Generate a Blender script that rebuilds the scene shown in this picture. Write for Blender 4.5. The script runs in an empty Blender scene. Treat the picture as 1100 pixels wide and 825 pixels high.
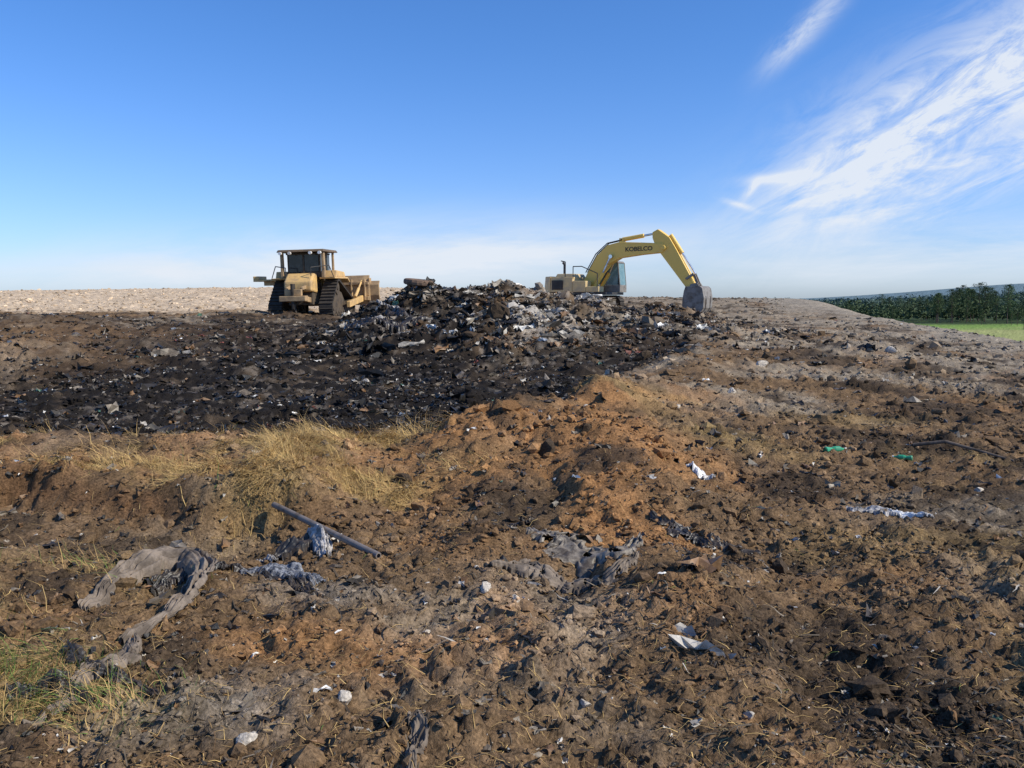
import bpy, bmesh, math, random
import numpy as np
from mathutils import Vector, Matrix
random.seed(5); rng=np.random.default_rng(11)
scene=bpy.context.scene
f32=np.float32
# ------------------------------------------------------------ noise
def hsh(ix,iy,s):
    h=(ix.astype(np.int64)*374761393+iy.astype(np.int64)*668265263+s*974634777)&0xffffffff
    h=((h^(h>>13))*1274126177)&0xffffffff
    h=((h^(h>>16))*2246822519)&0xffffffff
    h^=h>>15
    return (h/4294967296.0).astype(f32)
def vn(x,y,s):
    ix=np.floor(x);iy=np.floor(y);fx=(x-ix).astype(f32);fy=(y-iy).astype(f32)
    fx=fx*fx*(3-2*fx);fy=fy*fy*(3-2*fy)
    a=hsh(ix,iy,s);b=hsh(ix+1,iy,s);c=hsh(ix,iy+1,s);d=hsh(ix+1,iy+1,s)
    return ((a*(1-fx)+b*fx)*(1-fy)+(c*(1-fx)+d*fx)*fy)*2-1
def fbm(x,y,o,s,g=.5):
    r=0;a=1.;t=0.
    ca,sa=math.cos(.6),math.sin(.6)
    for i in range(o):
        r=r+a*vn(x,y,s+i*17);t+=a;a*=g
        x,y=(x*ca-y*sa)*2.03+3.1,(x*sa+y*ca)*2.03+7.7
    return r/t
def bumps(x,y,cell,s,dens=.7,r0=.2,r1=.75,hr=.6):
    x=x/cell;y=y/cell
    ix=np.floor(x);iy=np.floor(y);best=np.zeros(x.shape,f32)
    for dx in(-1,0,1):
        for dy in(-1,0,1):
            jx=ix+dx;jy=iy+dy
            a=hsh(jx,jy,s);b=hsh(jx,jy,s+1);c=hsh(jx,jy,s+2);e=hsh(jx,jy,s+3)
            qx=(x-(jx+a)).astype(f32);qy=(y-(jy+b)).astype(f32)
            th=e*6.283;co=np.cos(th);si=np.sin(th)
            px=qx*co+qy*si;py=(-qx*si+qy*co)*(1+.7*c)
            r=r0+(r1-r0)*c*c
            m=np.maximum(np.maximum(np.abs(px),np.abs(py)),(np.abs(px)+np.abs(py))*.74)/r
            h=np.clip(1-m*m*m,0,1)*r*hr*(.55+.45*e)*(1+px*.8)
            h=np.where(hsh(jx,jy,s+5)<dens,h,0)
            best=np.maximum(best,h)
    return best*cell
def sm(a,b,t):
    t=np.clip((t-a)/(b-a),0,1);return t*t*(3-2*t)
# ------------------------------------------------------------ terrain
BX=[-60,-12,-3,-1.2,-.5,.6,1.4,2.8,5.6,9,13,40]
BY=[10.5,9.8,9.2,8.9,9.1,10.6,13.8,17,24.5,38,50,120]
def bdist(x,y):
    yb=np.interp(x,BX,BY)
    sl=(np.interp(x+.3,BX,BY)-np.interp(x-.3,BX,BY))/.6
    return (y-yb)/np.sqrt(1+sl*sl)
def G(x,y,cx,cy,sx,sy): return np.exp(-((x-cx)/sx)**2-((y-cy)/sy)**2)
def bankline(x): return 6.2+.32*vn(x*.9,x*0+2,9)+.14*vn(x*2.7,x*0,19)+.06*fbm(x*5,x*0,2,23)
def pile(x,y):
    return (.98*G(x,y,-3.6,27,1.7,3.6)+1.25*G(x,y,-.6,28.5,2.4,4.0)+.80*G(x,y,2.8,31,2.0,3.6)
      +.62*G(x,y,6.2,33,2.0,3.2)+.8*G(x,y,.3,21.5,1.8,2.8)+.45*G(x,y,-3.2,21.5,1.8,2.0)+.3*G(x,y,4.0,25,2.0,3.0)+.25*G(x,y,7.5,27,2.5,2.5))
def base(x,y):
    x=np.asarray(x,float);y=np.asarray(y,float)
    L=np.interp(y,[-30,6,9,20,42,50,70,90,100,112,170],[0,0,-.05,.25,.65,.92,1.65,2.25,2.27,1.5,-11])
    R=np.interp(y,[-30,6,9,20,28,38,51,60,75,90,170],[0,0,0,.2,.33,.6,1.0,1.46,1.58,1.1,-11])
    u=x/np.maximum(y,8)
    w=sm(.0,.2,u)
    z=L*(1-w)+R*w+.45*G(x,y,-22,90,26,14)
    xe=np.interp(y,[-10,5,15,28,38,45,60,90,140],[13,14,15,16.5,17.6,18.5,21.5,30,48])
    d=x-xe
    z=z-.32*(np.sqrt(d*d+.8)+d)/2
    far=-10.5+13*G(x,y,850,1000,290,330)+3*G(x,y,150,1500,500,500)+72*G(x,y,2000,2900,700,700)+1.5*fbm(x*.006,y*.006,3,7)*sm(450,600,y)
    far=np.where(y>110,far,np.where(x>40,-10.5,-30))
    return np.maximum(z,far)
def H(x,y,det=1):
    x=np.asarray(x,float);y=np.asarray(y,float)
    z=base(x,y)
    near=1-sm(100,130,np.hypot(x,y))
    d=bdist(x,y)
    rid=np.exp(-((d+.45)/np.where(d>-.45,.6,1.5))**2)*sm(-1.6,-.2,x)*(1-.6*sm(11,16,y))*(1-sm(20,36,y))
    z=z+rid*.34*(1+.7*vn(x*.9,y*.9,5))
    z=z-.16*sm(0,1.2,d)*(1-sm(15,22,y))
    yb=bankline(x)+.05*fbm(x*6,y*6,2,24)
    bank=sm(-.16,.16,y-yb)*(1-sm(7.7,9.6,y))*(1-sm(-1.7,-.8,x))
    z=z+bank*(.25+.08*vn(x*1.1,y*1.1,21))
    p=pile(x,y)
    z=z+p*(1+.35*fbm(x*.7,y*.7,3,31))
    z=z-.5*G(x,y,10.9,50.5,2.8,3.2)
    z=z-.10*G(x,y,1.2,5.0,.9,.5)+.10*G(x,y,-.1,5.2,.6,.5)+.15*G(x,y,1.4,8.2,1.4,.8)-.1*G(x,y,-1.9,5.4,.8,.35)
    z=z+.5*G(x,y,-19,32,4,4)+.35*G(x,y,8.6,20,1.6,1.4)+.3*G(x,y,-12,40,3,3)+.45*G(x,y,-11.2,18.5,2.0,2.2)+.3*G(x,y,-13,23,2.5,1.6)
    if det==0: return z
    pm=np.clip(p*1.4,0,1)
    dark=sm(-.2,.4,d)
    z=z+near*(.10*fbm(x*.55,y*.55,3,41)+pm*.30*fbm(x*1.1,y*1.1,3,43)+(.045+.05*dark)*fbm(x*2.1,y*2.1,3,44))
    if det==2: return z
    wx=x+.18*fbm(x*4,y*4,4,47,.6);wy=y+.18*fbm(x*4+9,y*4,4,49,.6)
    amp=near*(1-.5*sm(14,18,x))*(1-.55*sm(45,60,y))
    b1=bumps(wx,wy,1.3,101,.5,.15,.6,.38)
    b2=bumps(wx,wy,.47,131,.6,.15,.7,.5)
    b3=bumps(wx,wy,.17,161,.8,.15,.8,.7)
    patch=.30+.70*sm(-.35,.35,fbm(x*.8,y*.8,3,57))
    z=z+amp*(b1*(.22+.8*pm+.3*dark)+b2*(.40*patch+.6*pm+.2*dark)+b3*.78*patch)
    wx=x+.035*fbm(x*16,y*16,3,48,.6);wy=y+.035*fbm(x*16+9,y*16,3,50,.6)
    b4=bumps(wx,wy,.075,191,.85,.2,.85,.75)
    z=z+amp*(b4*.90*(.5+.5*patch)*(1-sm(16,24,y)))
    z=z+amp*(.044*(1-np.abs(fbm(wx*3.2,wy*3.2,4,61))*2)+.028*fbm(x*13,y*13,3,63,.65)+.011*fbm(x*45,y*45,2,65))
    return z
def mixc(a,b,t): return a*(1-t[:,None])+b*t[:,None]
C=lambda *c:np.array(c,f32)[None,:]
def palef(x,y): return np.clip(1.3*G(x,y,.6,22.5,1.1,2.8)+.9*G(x,y,.6,31,2.8,2.6)+.4*G(x,y,3,30,2,2),0,1)
def leftmound(x,y): return np.clip(.9*G(x,y,-15,26,4.5,6)+1.0*G(x,y,-11.5,18,2.2,3.0),0,1)
def soil(x,y):
    x=np.asarray(x,float);y=np.asarray(y,float)
    d=bdist(x,y)+.5*fbm(x*1.1,y*1.1,3,71)
    n1=fbm(x*.5,y*.5,4,73);n2=fbm(x*1.7,y*1.7,4,75);n3=fbm(x*6,y*6,3,77)
    col=mixc(C(.170,.108,.058),C(.265,.212,.150),sm(-.1,.45,n1+.3*n2+sm(4,11,x)*.55))
    o=G(x,y,-1.0,3.7,.9,.3)+1.25*np.exp(-((d+.8)/1.4)**2)*sm(-1.5,0,x)*(1-sm(10.5,14,y))+.9*sm(6,6.6,y)*(1-sm(9,9.6,y))*(1-sm(-1,0,x))
    o=o+.35*G(x,y,1.8,7.8,1.6,1.2)
    col=mixc(col,C(.290,.148,.060),np.clip((o*.9+n2*1.15)*.85-.25,0,.85))
    col=mixc(col,C(.058,.041,.027),np.clip(sm(.06,.36,fbm(x*1.3+5,y*1.3,4,79))*.85,0,.85))
    col=mixc(col,C(.25,.215,.17),np.clip(1.0*G(x,y,-.95,4.35,.35,.25)+.7*G(x,y,-1.2,3.1,.45,.3)+n3*.3-.15,0,.8))
    col=mixc(col,C(.29,.245,.185),sm(9,14,x+n1*3-.12*np.maximum(y-10,0))*.85)
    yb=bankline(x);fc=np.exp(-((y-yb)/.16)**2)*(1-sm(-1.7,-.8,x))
    col=mixc(col,C(.110,.060,.030),np.clip(fc*(.8+n3*.4),0,.9))  # undercut shade of the bank face painted in as darker brown
    dk=sm(-.25,.35,d)*(1-sm(34,42,y+3*n1))
    p=pile(x,y);dk=dk*(1-.75*sm(-2.0,.5,x+n2*2)*np.clip(p*1.6,0,1))
    dk=dk*(1-.9*leftmound(x,y))*(1-.6*sm(.05,.5,n1)*sm(22,28,y))
    dcol=mixc(C(.017,.014,.012),C(.058,.042,.028),sm(.05,.5,n2+n3*.4))
    dcol=mixc(dcol,C(.15,.125,.10),sm(.32,.6,n3+.4*n1)*.55)
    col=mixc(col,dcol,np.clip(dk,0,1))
    col=mixc(col,C(.17,.10,.05),.6*leftmound(x,y))
    col=mixc(col,C(.46,.415,.35),np.clip(palef(x,y)+n3*.5-.2,0,.8)*np.clip(p*2,0,1))
    pal=sm(44,50,y+4*n1)*(1-sm(.03,.13,x/np.maximum(y,5)+n1*.05))
    col=mixc(col,C(.60,.46,.31),pal*np.clip(.85+.35*n2,0,1))
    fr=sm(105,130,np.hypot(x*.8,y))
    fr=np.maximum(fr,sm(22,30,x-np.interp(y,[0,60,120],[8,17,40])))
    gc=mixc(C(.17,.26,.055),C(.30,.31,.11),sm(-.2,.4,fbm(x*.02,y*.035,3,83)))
    gc=mixc(gc,C(.05,.075,.03),sm(385,420,y+15*fbm(x*.03,y*0,2,85)));gc=mixc(gc,C(.075,.115,.095),sm(900,1800,y));gc=mixc(gc,C(.13,.19,.21),sm(1900,2500,y))  # far land and hill tinted bluish, aerial haze mixed into the ground colour
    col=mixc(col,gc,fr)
    col=mixc(col,C(.34,.23,.095),np.clip(grassmask(x,y)*.7,0,.6))
    br=1+.34*n3+.30*fbm(x*17,y*17,2,91)
    return np.clip(col*br[:,None],.004,.9)
def grassmask(x,y):
    n=fbm(x*1.7,y*2.2,4,95)
    yb=bankline(x)
    th=.30*(1-sm(-3.8,-2.2,x))
    m=sm(.0,.3,y-yb)*(1-sm(8.3,9.3,y))*(1-sm(-1.0,-.4,x))*sm(-.14,.20,n+.05-th)*.95
    m=m+1.6*G(x,y,-1.7,8.5,.5,.45)+1.3*G(x,y,-1.85,6.35,.3,.5)+1.0*G(x,y,-2.3,7.4,.9,.6)*sm(-.3,.2,n)
    m=m+1.2*G(x,y,-2.3,3.6,.40,.55)*sm(-.3,.15,n)+.8*G(x,y,-1.75,3.05,.4,.3)*sm(-.2,.2,n)+.6*G(x,y,-2.7,4.6,.6,.4)*sm(-.2,.2,n)
    m=m+.6*G(x,y,2.2,8.7,.5,.35)+.5*G(x,y,4.2,10.4,.9,.5)+.4*G(x,y,3,5.6,.8,.4)*sm(0,.3,n)+.3*G(x,y,-.5,7.2,.4,.3)
    m=m+.5*G(x,y,1.2,11,.8,.6)*sm(0,.3,n)+.36*sm(.1,.4,fbm(x*.9+4,y*.9,3,97))*sm(1.2,2,x)*(1-sm(12,14,y))
    return np.clip(m,0,1.3)
# ------------------------------------------------------------ materials
def newmat(name):
    m=bpy.data.materials.new(name);m.use_nodes=True
    nt=m.node_tree;b=nt.nodes['Principled BSDF'];return m,nt,b
def attr_mat(name,rough=.95,bump=((60,.4,.01),),var=(40,.35),spec=.25,attr='Col'):
    m,nt,b=newmat(name)
    a=nt.nodes.new('ShaderNodeAttribute');a.attribute_name=attr
    tc=nt.nodes.new('ShaderNodeTexCoord')
    n=nt.nodes.new('ShaderNodeTexNoise');n.inputs['Scale'].default_value=var[0];n.inputs['Detail'].default_value=5
    nt.links.new(tc.outputs['Object'],n.inputs['Vector'])
    mr=nt.nodes.new('ShaderNodeMapRange');mr.inputs[1].default_value=.3;mr.inputs[2].default_value=.7
    mr.inputs[3].default_value=1-var[1];mr.inputs[4].default_value=1+var[1]
    nt.links.new(n.outputs[0],mr.inputs[0])
    v=nt.nodes.new('ShaderNodeVectorMath');v.operation='SCALE'
    nt.links.new(a.outputs['Color'],v.inputs[0]);nt.links.new(mr.outputs[0],v.inputs['Scale'])
    nt.links.new(v.outputs[0],b.inputs['Base Color'])
    b.inputs['Roughness'].default_value=rough;b.inputs['Specular IOR Level'].default_value=spec
    prev=None
    for sc,st,di in bump:
        n2=nt.nodes.new('ShaderNodeTexNoise');n2.inputs['Scale'].default_value=sc;n2.inputs['Detail'].default_value=6
        n2.inputs['Roughness'].default_value=.65
        nt.links.new(tc.outputs['Object'],n2.inputs['Vector'])
        bp=nt.nodes.new('ShaderNodeBump');bp.inputs['Strength'].default_value=st;bp.inputs['Distance'].default_value=di
        nt.links.new(n2.outputs[0],bp.inputs['Height'])
        if prev: nt.links.new(prev.outputs[0],bp.inputs['Normal'])
        prev=bp
    if prev: nt.links.new(prev.outputs[0],b.inputs['Normal'])
    return m
def plain(name,col,rough=.6,metal=0,dirt=None,dscale=3,dthr=(.45,.65),bump=0):
    m,nt,b=newmat(name)
    b.inputs['Roughness'].default_value=rough;b.inputs['Metallic'].default_value=metal
    tc=nt.nodes.new('ShaderNodeTexCoord')
    n=nt.nodes.new('ShaderNodeTexNoise');n.inputs['Scale'].default_value=dscale;n.inputs['Detail'].default_value=8;n.inputs['Roughness'].default_value=.7
    nt.links.new(tc.outputs['Object'],n.inputs['Vector'])
    mr=nt.nodes.new('ShaderNodeMapRange');mr.inputs[1].default_value=dthr[0];mr.inputs[2].default_value=dthr[1]
    nt.links.new(n.outputs[0],mr.inputs[0])
    mx=nt.nodes.new('ShaderNodeMix');mx.data_type='RGBA'
    mx.inputs['A'].default_value=(*col,1)
    mx.inputs['B'].default_value=(*(dirt or tuple(c*.6 for c in col)),1)
    nt.links.new(mr.outputs[0],mx.inputs['Factor']);nt.links.new(mx.outputs['Result'],b.inputs['Base Color'])
    if bump:
        bp=nt.nodes.new('ShaderNodeBump');bp.inputs['Strength'].default_value=.6;bp.inputs['Distance'].default_value=bump
        nt.links.new(n.outputs[0],bp.inputs['Height']);nt.links.new(bp.outputs[0],b.inputs['Normal'])
    return m
M_soil=attr_mat('soil',.97,((22,.5,.03),(110,1.0,.010)),(60,.55),.12)
M_clod=attr_mat('clod',.97,((60,.8,.012),),(70,.4),.12)
M_trash=attr_mat('waste',.5,((30,.5,.01),),(25,.3),.4)
M_grass=attr_mat('straw',.8,(),(20,.15),.2)
M_leaf=attr_mat('foliage',.95,(),(.4,.35),.05)
# ------------------------------------------------------------ helpers
def link(o): scene.collection.objects.link(o);return o
def npmesh(name,V,F,col=None,mat=None,smooth=False):
    me=bpy.data.meshes.new(name);n=len(V);m,k=F.shape
    me.vertices.add(n);me.vertices.foreach_set('co',V.astype(f32).ravel())
    me.loops.add(m*k);me.loops.foreach_set('vertex_index',F.astype(np.int32).ravel())
    me.polygons.add(m);me.polygons.foreach_set('loop_start',np.arange(0,m*k,k,dtype=np.int32))
    me.polygons.foreach_set('loop_total',np.full(m,k,np.int32))
    me.polygons.foreach_set('use_smooth',np.full(m,smooth,bool))
    me.update(calc_edges=True)
    if col is not None:
        a=me.color_attributes.new('Col','FLOAT_COLOR','POINT')
        c=np.ones((n,4),f32);c[:,:3]=col;a.data.foreach_set('color',c.ravel())
    if mat: me.materials.append(mat)
    return me
def obj(name,me,parent=None,label=None,cat=None,kind=None,group=None,loc=None):
    o=bpy.data.objects.new(name,me);link(o)
    if parent: o.parent=parent
    if label:o['label']=label
    if cat:o['category']=cat
    if kind:o['kind']=kind
    if group:o['group']=group
    if loc is not None:o.location=loc
    return o
# ------------------------------------------------------------ ground
t0=np.geomspace(1.6,112,1000);ys=np.concatenate([np.linspace(-9,.3,24),t0-1.2,np.geomspace(112,6000,150)[1:]-1.2])
ya=ys+9
us=np.linspace(-.8,.8,980)
X=(ya[:,None]*us[None,:]).ravel();Y=np.repeat(ys,len(us))
Z=H(X,Y)
nr,nc=len(ys),len(us)
i=np.arange((nr-1)*(nc-1));r=i//(nc-1);c=i%(nc-1);a=r*nc+c
F=np.stack([a,a+1,a+nc+1,a+nc],1)
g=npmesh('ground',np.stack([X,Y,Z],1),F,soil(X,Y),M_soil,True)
obj('ground',g,kind='structure')
# ------------------------------------------------------------ scatter tools
def ico(sub):
    bm=bmesh.new();bmesh.ops.create_icosphere(bm,subdivisions=sub,radius=1)
    V=np.array([v.co[:] for v in bm.verts]);F=np.array([[v.index for v in f.verts] for f in bm.faces]);bm.free();return V,F
def rotm(n):
    q=rng.normal(size=(n,4));q/=np.linalg.norm(q,axis=1)[:,None]
    w,x,y,z=q.T
    return np.stack([1-2*(y*y+z*z),2*(x*y-z*w),2*(x*z+y*w),2*(x*y+z*w),1-2*(x*x+z*z),2*(y*z-x*w),2*(x*z-y*w),2*(y*z+x*w),1-2*(x*x+y*y)],1).reshape(n,3,3)
def stones(name,P,R,col,sub,mat,jit=.3,flat=.75,**kw):
    V,F=ico(sub);n=len(P);k=len(V)
    VV=V[None]*(1+rng.uniform(-jit,jit,(n,k,1)))
    VV=VV*rng.uniform(.5,1.3,(n,1,3))
    VV=np.einsum('nij,nkj->nki',rotm(n),VV)
    VV[:,:,2]*=flat
    VV=VV*R[:,None,None]+P[:,None,:]
    FF=(F[None]+(np.arange(n)*k)[:,None,None]).reshape(-1,3)
    return obj(name,npmesh(name,VV.reshape(-1,3),FF,np.repeat(col,k,0),mat,False),**kw)
def fan(n,y0,y1,pw=1.0,umax=.72):
    t=rng.uniform(0,1,n)
    y=(y0**-pw+(y1**-pw-y0**-pw)*t)**(-1/pw)
    u=rng.uniform(-umax,umax,n);return u*(y+1.2),y
x,y=fan(85000,2.1,42,.85)
k=rng.uniform(0,1,len(x))<(.15+.85*sm(-.25,.35,fbm(x*1.3,y*1.3,4,57)))
x,y=x[k],y[k]
R=np.clip(np.exp(rng.normal(0,.6,len(x)))*.0065*(y/3.5)**.82,.002,.11)
P=np.stack([x,y,H(x,y)+R*.2],1)
stones('soil_crumb',P,R,soil(x,y)*rng.uniform(.75,1.4,(len(x),1)),1,M_clod,.38,kind='stuff')
x,y=fan(4200,2.3,45,.7)
k=rng.uniform(0,1,len(x))<(.12+.88*sm(-.12,.35,fbm(x*1.1+3,y*1.1,3,58)));x,y=x[k],y[k]
R=np.clip(np.exp(rng.normal(0,.5,len(x)))*.017*(y/4)**.7,.007,.14)
P=np.stack([x,y,H(x,y)+R*.02],1)
stones('soil_clod',P,R,soil(x,y)*rng.uniform(.7,1.3,(len(x),1)),2,M_clod,.32,.6,kind='stuff')
n=26000
x=rng.uniform(-7,13,n);y=rng.uniform(17,40,n);k=rng.uniform(0,1,n)<np.clip(pile(x,y)*1.3,.05,1);x,y=x[k],y[k]
R=np.clip(np.exp(rng.normal(0,.65,len(x)))*.030,.012,.20)
P=np.stack([x,y,H(x,y)+R*.3],1)
stones('waste_rubble',P,R,soil(x,y)*rng.uniform(.5,1.5,(len(x),1)),1,M_clod,.38,.8,kind='stuff')
n=8000
y=rng.uniform(44,98,n);x=rng.uniform(-.75,.32,n)*y
R=np.clip(np.exp(rng.normal(0,.5,n))*.06,.02,.24)
P=np.stack([x,y,H(x,y)+R*.2],1)
stones('pale_rubble',P,R,soil(x,y)*rng.uniform(.6,1.25,(n,1)),1,M_clod,.35,.6,kind='stuff')
def sheets(name,x,y,S,col,lift=.3,asp=(.3,1.8),g=4,rz=.34,**kw):
    n=len(x);t=np.linspace(-1,1,g)
    gx,gy=np.meshgrid(t,t);gx=gx.ravel();gy=gy.ravel();k=g*g
    V=np.zeros((n,k,3));V[:,:,0]=gx*rng.uniform(asp[0],asp[1],(n,1));V[:,:,1]=gy*rng.uniform(.25,.8,(n,1))
    V[:,:,2]=rng.normal(0,rz,(n,k));V[:,:,:2]+=rng.normal(0,.7/g,(n,k,2))
    ax=rng.uniform(0,6.28,n);tl=rng.normal(0,.5,n)
    z=V[:,:,2].copy();yy=V[:,:,1].copy()
    V[:,:,1]=yy*np.cos(tl)[:,None]-z*np.sin(tl)[:,None];V[:,:,2]=yy*np.sin(tl)[:,None]+z*np.cos(tl)[:,None]
    xx=V[:,:,0].copy();yy=V[:,:,1].copy()
    V[:,:,0]=xx*np.cos(ax)[:,None]-yy*np.sin(ax)[:,None];V[:,:,1]=xx*np.sin(ax)[:,None]+yy*np.cos(ax)[:,None]
    V=V*S[:,None,None]+np.stack([x,y,H(x,y)+S*lift],1)[:,None,:]
    f=[[r*g+c,r*g+c+1,(r+1)*g+c+1,(r+1)*g+c] for r in range(g-1) for c in range(g-1)]
    FF=(np.array(f)[None]+(np.arange(n)*k)[:,None,None]).reshape(-1,4)
    vc=np.repeat(col,k,0)*np.clip(rng.normal(1,.22,(n*k,1)),.4,1.6)
    return obj(name,npmesh(name,V.reshape(-1,3),FF,vc,M_trash,False),**kw)
pal=np.array([(.018,.016,.013),(.032,.026,.019),(.065,.048,.033),(.13,.102,.070),(.23,.19,.14),(.40,.36,.30),(.70,.67,.61),(.18,.10,.045),(.09,.11,.14),(.25,.08,.05),(.07,.15,.10)])
def pick(n,p): p=np.array(p,float);return pal[rng.choice(len(pal),n,p=p/p.sum())]*rng.uniform(.75,1.2,(n,1))
def shrinkwhite(S,c,f=.55): return np.where(c.mean(1)>.3,S*f,S)
x,y=fan(42000,9,42,.5,.75);d=bdist(x,y)
k=(d>.1)&(rng.uniform(0,1,len(x))<(.3+.7*sm(-.2,.3,fbm(x*.8,y*.8,3,201)))*(1-.6*leftmound(x,y)));x,y=x[k],y[k]
S=np.clip(np.exp(rng.normal(0,.6,len(x)))*.024*(y/12)**.6,.01,.16)
cc=np.where((fbm(x*.35,y*.35,3,205)[:,None]>.12)&(y[:,None]>15),pick(len(x),[14,16,16,14,12,7,4,14,1,.5,.4]),pick(len(x),[38,22,11,7,7,6,5.0,4,1.,.4,.3]))
sheets('shredded_waste',x,y,shrinkwhite(S,cc),cc,kind='stuff')
n=26000;x=rng.uniform(-6.5,10,n);y=rng.uniform(18,38,n);k=rng.uniform(0,1,n)<np.clip(pile(x,y)*1.3,.06,1)*(.3+.7*sm(-.2,.2,fbm(x*.9,y*.9,3,207)));x,y=x[k],y[k]
S=np.clip(np.exp(rng.normal(0,.65,len(x)))*.036,.012,.17)
left=x+rng.normal(0,.7,len(x))<-1.0;pf=rng.uniform(0,1,len(x))<palef(x,y)*.9
cc=np.where(left[:,None],pick(len(x),[36,20,9,6,8,8,3,4,1.2,.3,.3]),pick(len(x),[6,9,14,18,16,9,3,22,.7,.5,.3]))
cc=np.where(pf[:,None],pick(len(x),[2,3,6,12,22,28,14,9,.6,.2,.2]),cc)
sheets('heaped_waste',x,y,shrinkwhite(S,cc,.8),cc,g=5,kind='stuff')
n=1100;x=rng.uniform(-6,6,n);y=rng.uniform(19,33,n);k=rng.uniform(0,1,n)<np.clip(pile(x,y)*1.2,.02,1);x,y=x[k],y[k]
S=rng.uniform(.05,.15,len(x));cc=np.where((x<-1)[:,None],pick(len(x),[24,12,6,6,12,18,3,3,1,0,0]),pick(len(x),[6,8,10,14,18,16,5,14,.5,.4,.2]))
sheets('tangled_strips',x,y,S,cc,g=6,asp=(1.8,3.2),rz=.42,lift=.28,kind='stuff')
x,y=fan(11000,2.3,40,.7,.72);k=bdist(x,y)<.2;x,y=x[k],y[k]
S=np.clip(np.exp(rng.normal(0,.55,len(x)))*.011*(y/4)**.8,.004,.12)
sheets('litter_scraps',x,y,S,pick(len(x),[18,18,16,15,12,5,2.0,16,.4,.1,.1]),lift=.12,kind='stuff')
# ------------------------------------------------------------ grass blades
def blades(name,x,y,L,W,lean,col,lift=.004,az=None,**kw):
    n=len(x);az=rng.uniform(0,6.283,n) if az is None else az;seg=4
    s=np.linspace(0,1,seg)
    bend=rng.uniform(.2,1.3,n)
    ang=(math.pi/2-lean)[:,None]-bend[:,None]*s[None]
    dx=np.cos(ang);dz=np.sin(ang)
    hx=np.concatenate([np.zeros((n,1)),np.cumsum((dx[:,1:]+dx[:,:-1])/2,1)],1)/(seg-1)*L[:,None]
    hz=np.concatenate([np.zeros((n,1)),np.cumsum((dz[:,1:]+dz[:,:-1])/2,1)],1)/(seg-1)*L[:,None]
    z0=H(x,y);az=az[:,None]+np.cumsum(rng.normal(0,.25,(n,seg)),1)
    cx=x[:,None]+hx*np.cos(az);cy=y[:,None]+hx*np.sin(az)
    cz=z0[:,None]+np.maximum(hz,-.03)+lift
    gz=H(cx.ravel(),cy.ravel()).reshape(cx.shape)+lift
    cz=np.maximum(cz,gz)
    w=W[:,None]*(1-s[None]*.85)
    px=-np.sin(az)*w;py=np.cos(az)*w
    A=np.stack([cx+px,cy+py,cz],2);B=np.stack([cx-px,cy-py,cz+w*.5],2)
    V=np.stack([A,B],2).reshape(n,seg*2,3)
    f=np.array([[2*i,2*i+1,2*i+3,2*i+2] for i in range(seg-1)])
    FF=(f[None]+(np.arange(n)*seg*2)[:,None,None]).reshape(-1,4)
    return obj(name,npmesh(name,V.reshape(-1,3),FF,np.repeat(col,seg*2,0),M_grass,False),**kw)
def strawcol(n,green=0.):
    t=rng.uniform(0,1,(n,1));c=np.array([[.66,.45,.17]])*(1-t)+np.array([[.30,.185,.08]])*t
    g=(rng.uniform(0,1,(n,1))<green);return np.where(g,np.array([[.13,.20,.045]]),c)*rng.uniform(.7,1.2,(n,1))
def tuftsample(n,x0,x1,y0,y1,pw=1.5):
    x=rng.uniform(x0,x1,n);y=rng.uniform(y0,y1,n);k=rng.uniform(0,1,n)<grassmask(x,y)**pw;return x[k],y[k]
def mataz(x,y): return 9*fbm(x*1.6,y*1.6,2,221)+rng.normal(0,.6,len(x))
x,y=tuftsample(120000,-6.5,0,5.7,9.6,1.9)
n=len(x);tf=fbm(x*3,y*3,2,223);blades('dry_grass',x,y,rng.uniform(.07,.30,n)*(1+.5*tf),rng.uniform(.0011,.0027,n),np.abs(rng.normal(1.2,.35,n)-.5*tf),strawcol(n,.02)*(1+.35*tf[:,None]),az=mataz(x,y),kind='stuff')
x,y=tuftsample(46000,-3.6,-.9,2.4,5.2);n=len(x)
blades('weed_grass',x,y,rng.uniform(.04,.22,n),rng.uniform(.0009,.0022,n),np.abs(rng.normal(.9,.5,n)),strawcol(n,.42),az=mataz(x,y),kind='stuff')
x,y=tuftsample(60000,0,8,4.0,13.5);x2,y2=fan(9000,2.4,17,.9);x=np.r_[x,x2];y=np.r_[y,y2];n=len(x)
blades('loose_straw',x,y,rng.uniform(.02,.15,n)*(y/4)**.35,rng.uniform(.0007,.0019,n),np.abs(rng.normal(1.42,.22,n)),strawcol(n,.02),kind='stuff')
x,y=fan(15000,2.3,16,.9);k=rng.uniform(0,1,len(x))<.15+.85*sm(0,.4,fbm(x*1.1+7,y*1.1,3,231));x,y=x[k],y[k];n=len(x)
blades('root_fibres',x,y,rng.uniform(.02,.18,n)*(y/4)**.3,rng.uniform(.001,.007,n),np.abs(rng.normal(1.45,.3,n)),pick(n,[14,16,16,12,6,1,0,12,0,0,0]),kind='stuff')
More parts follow.
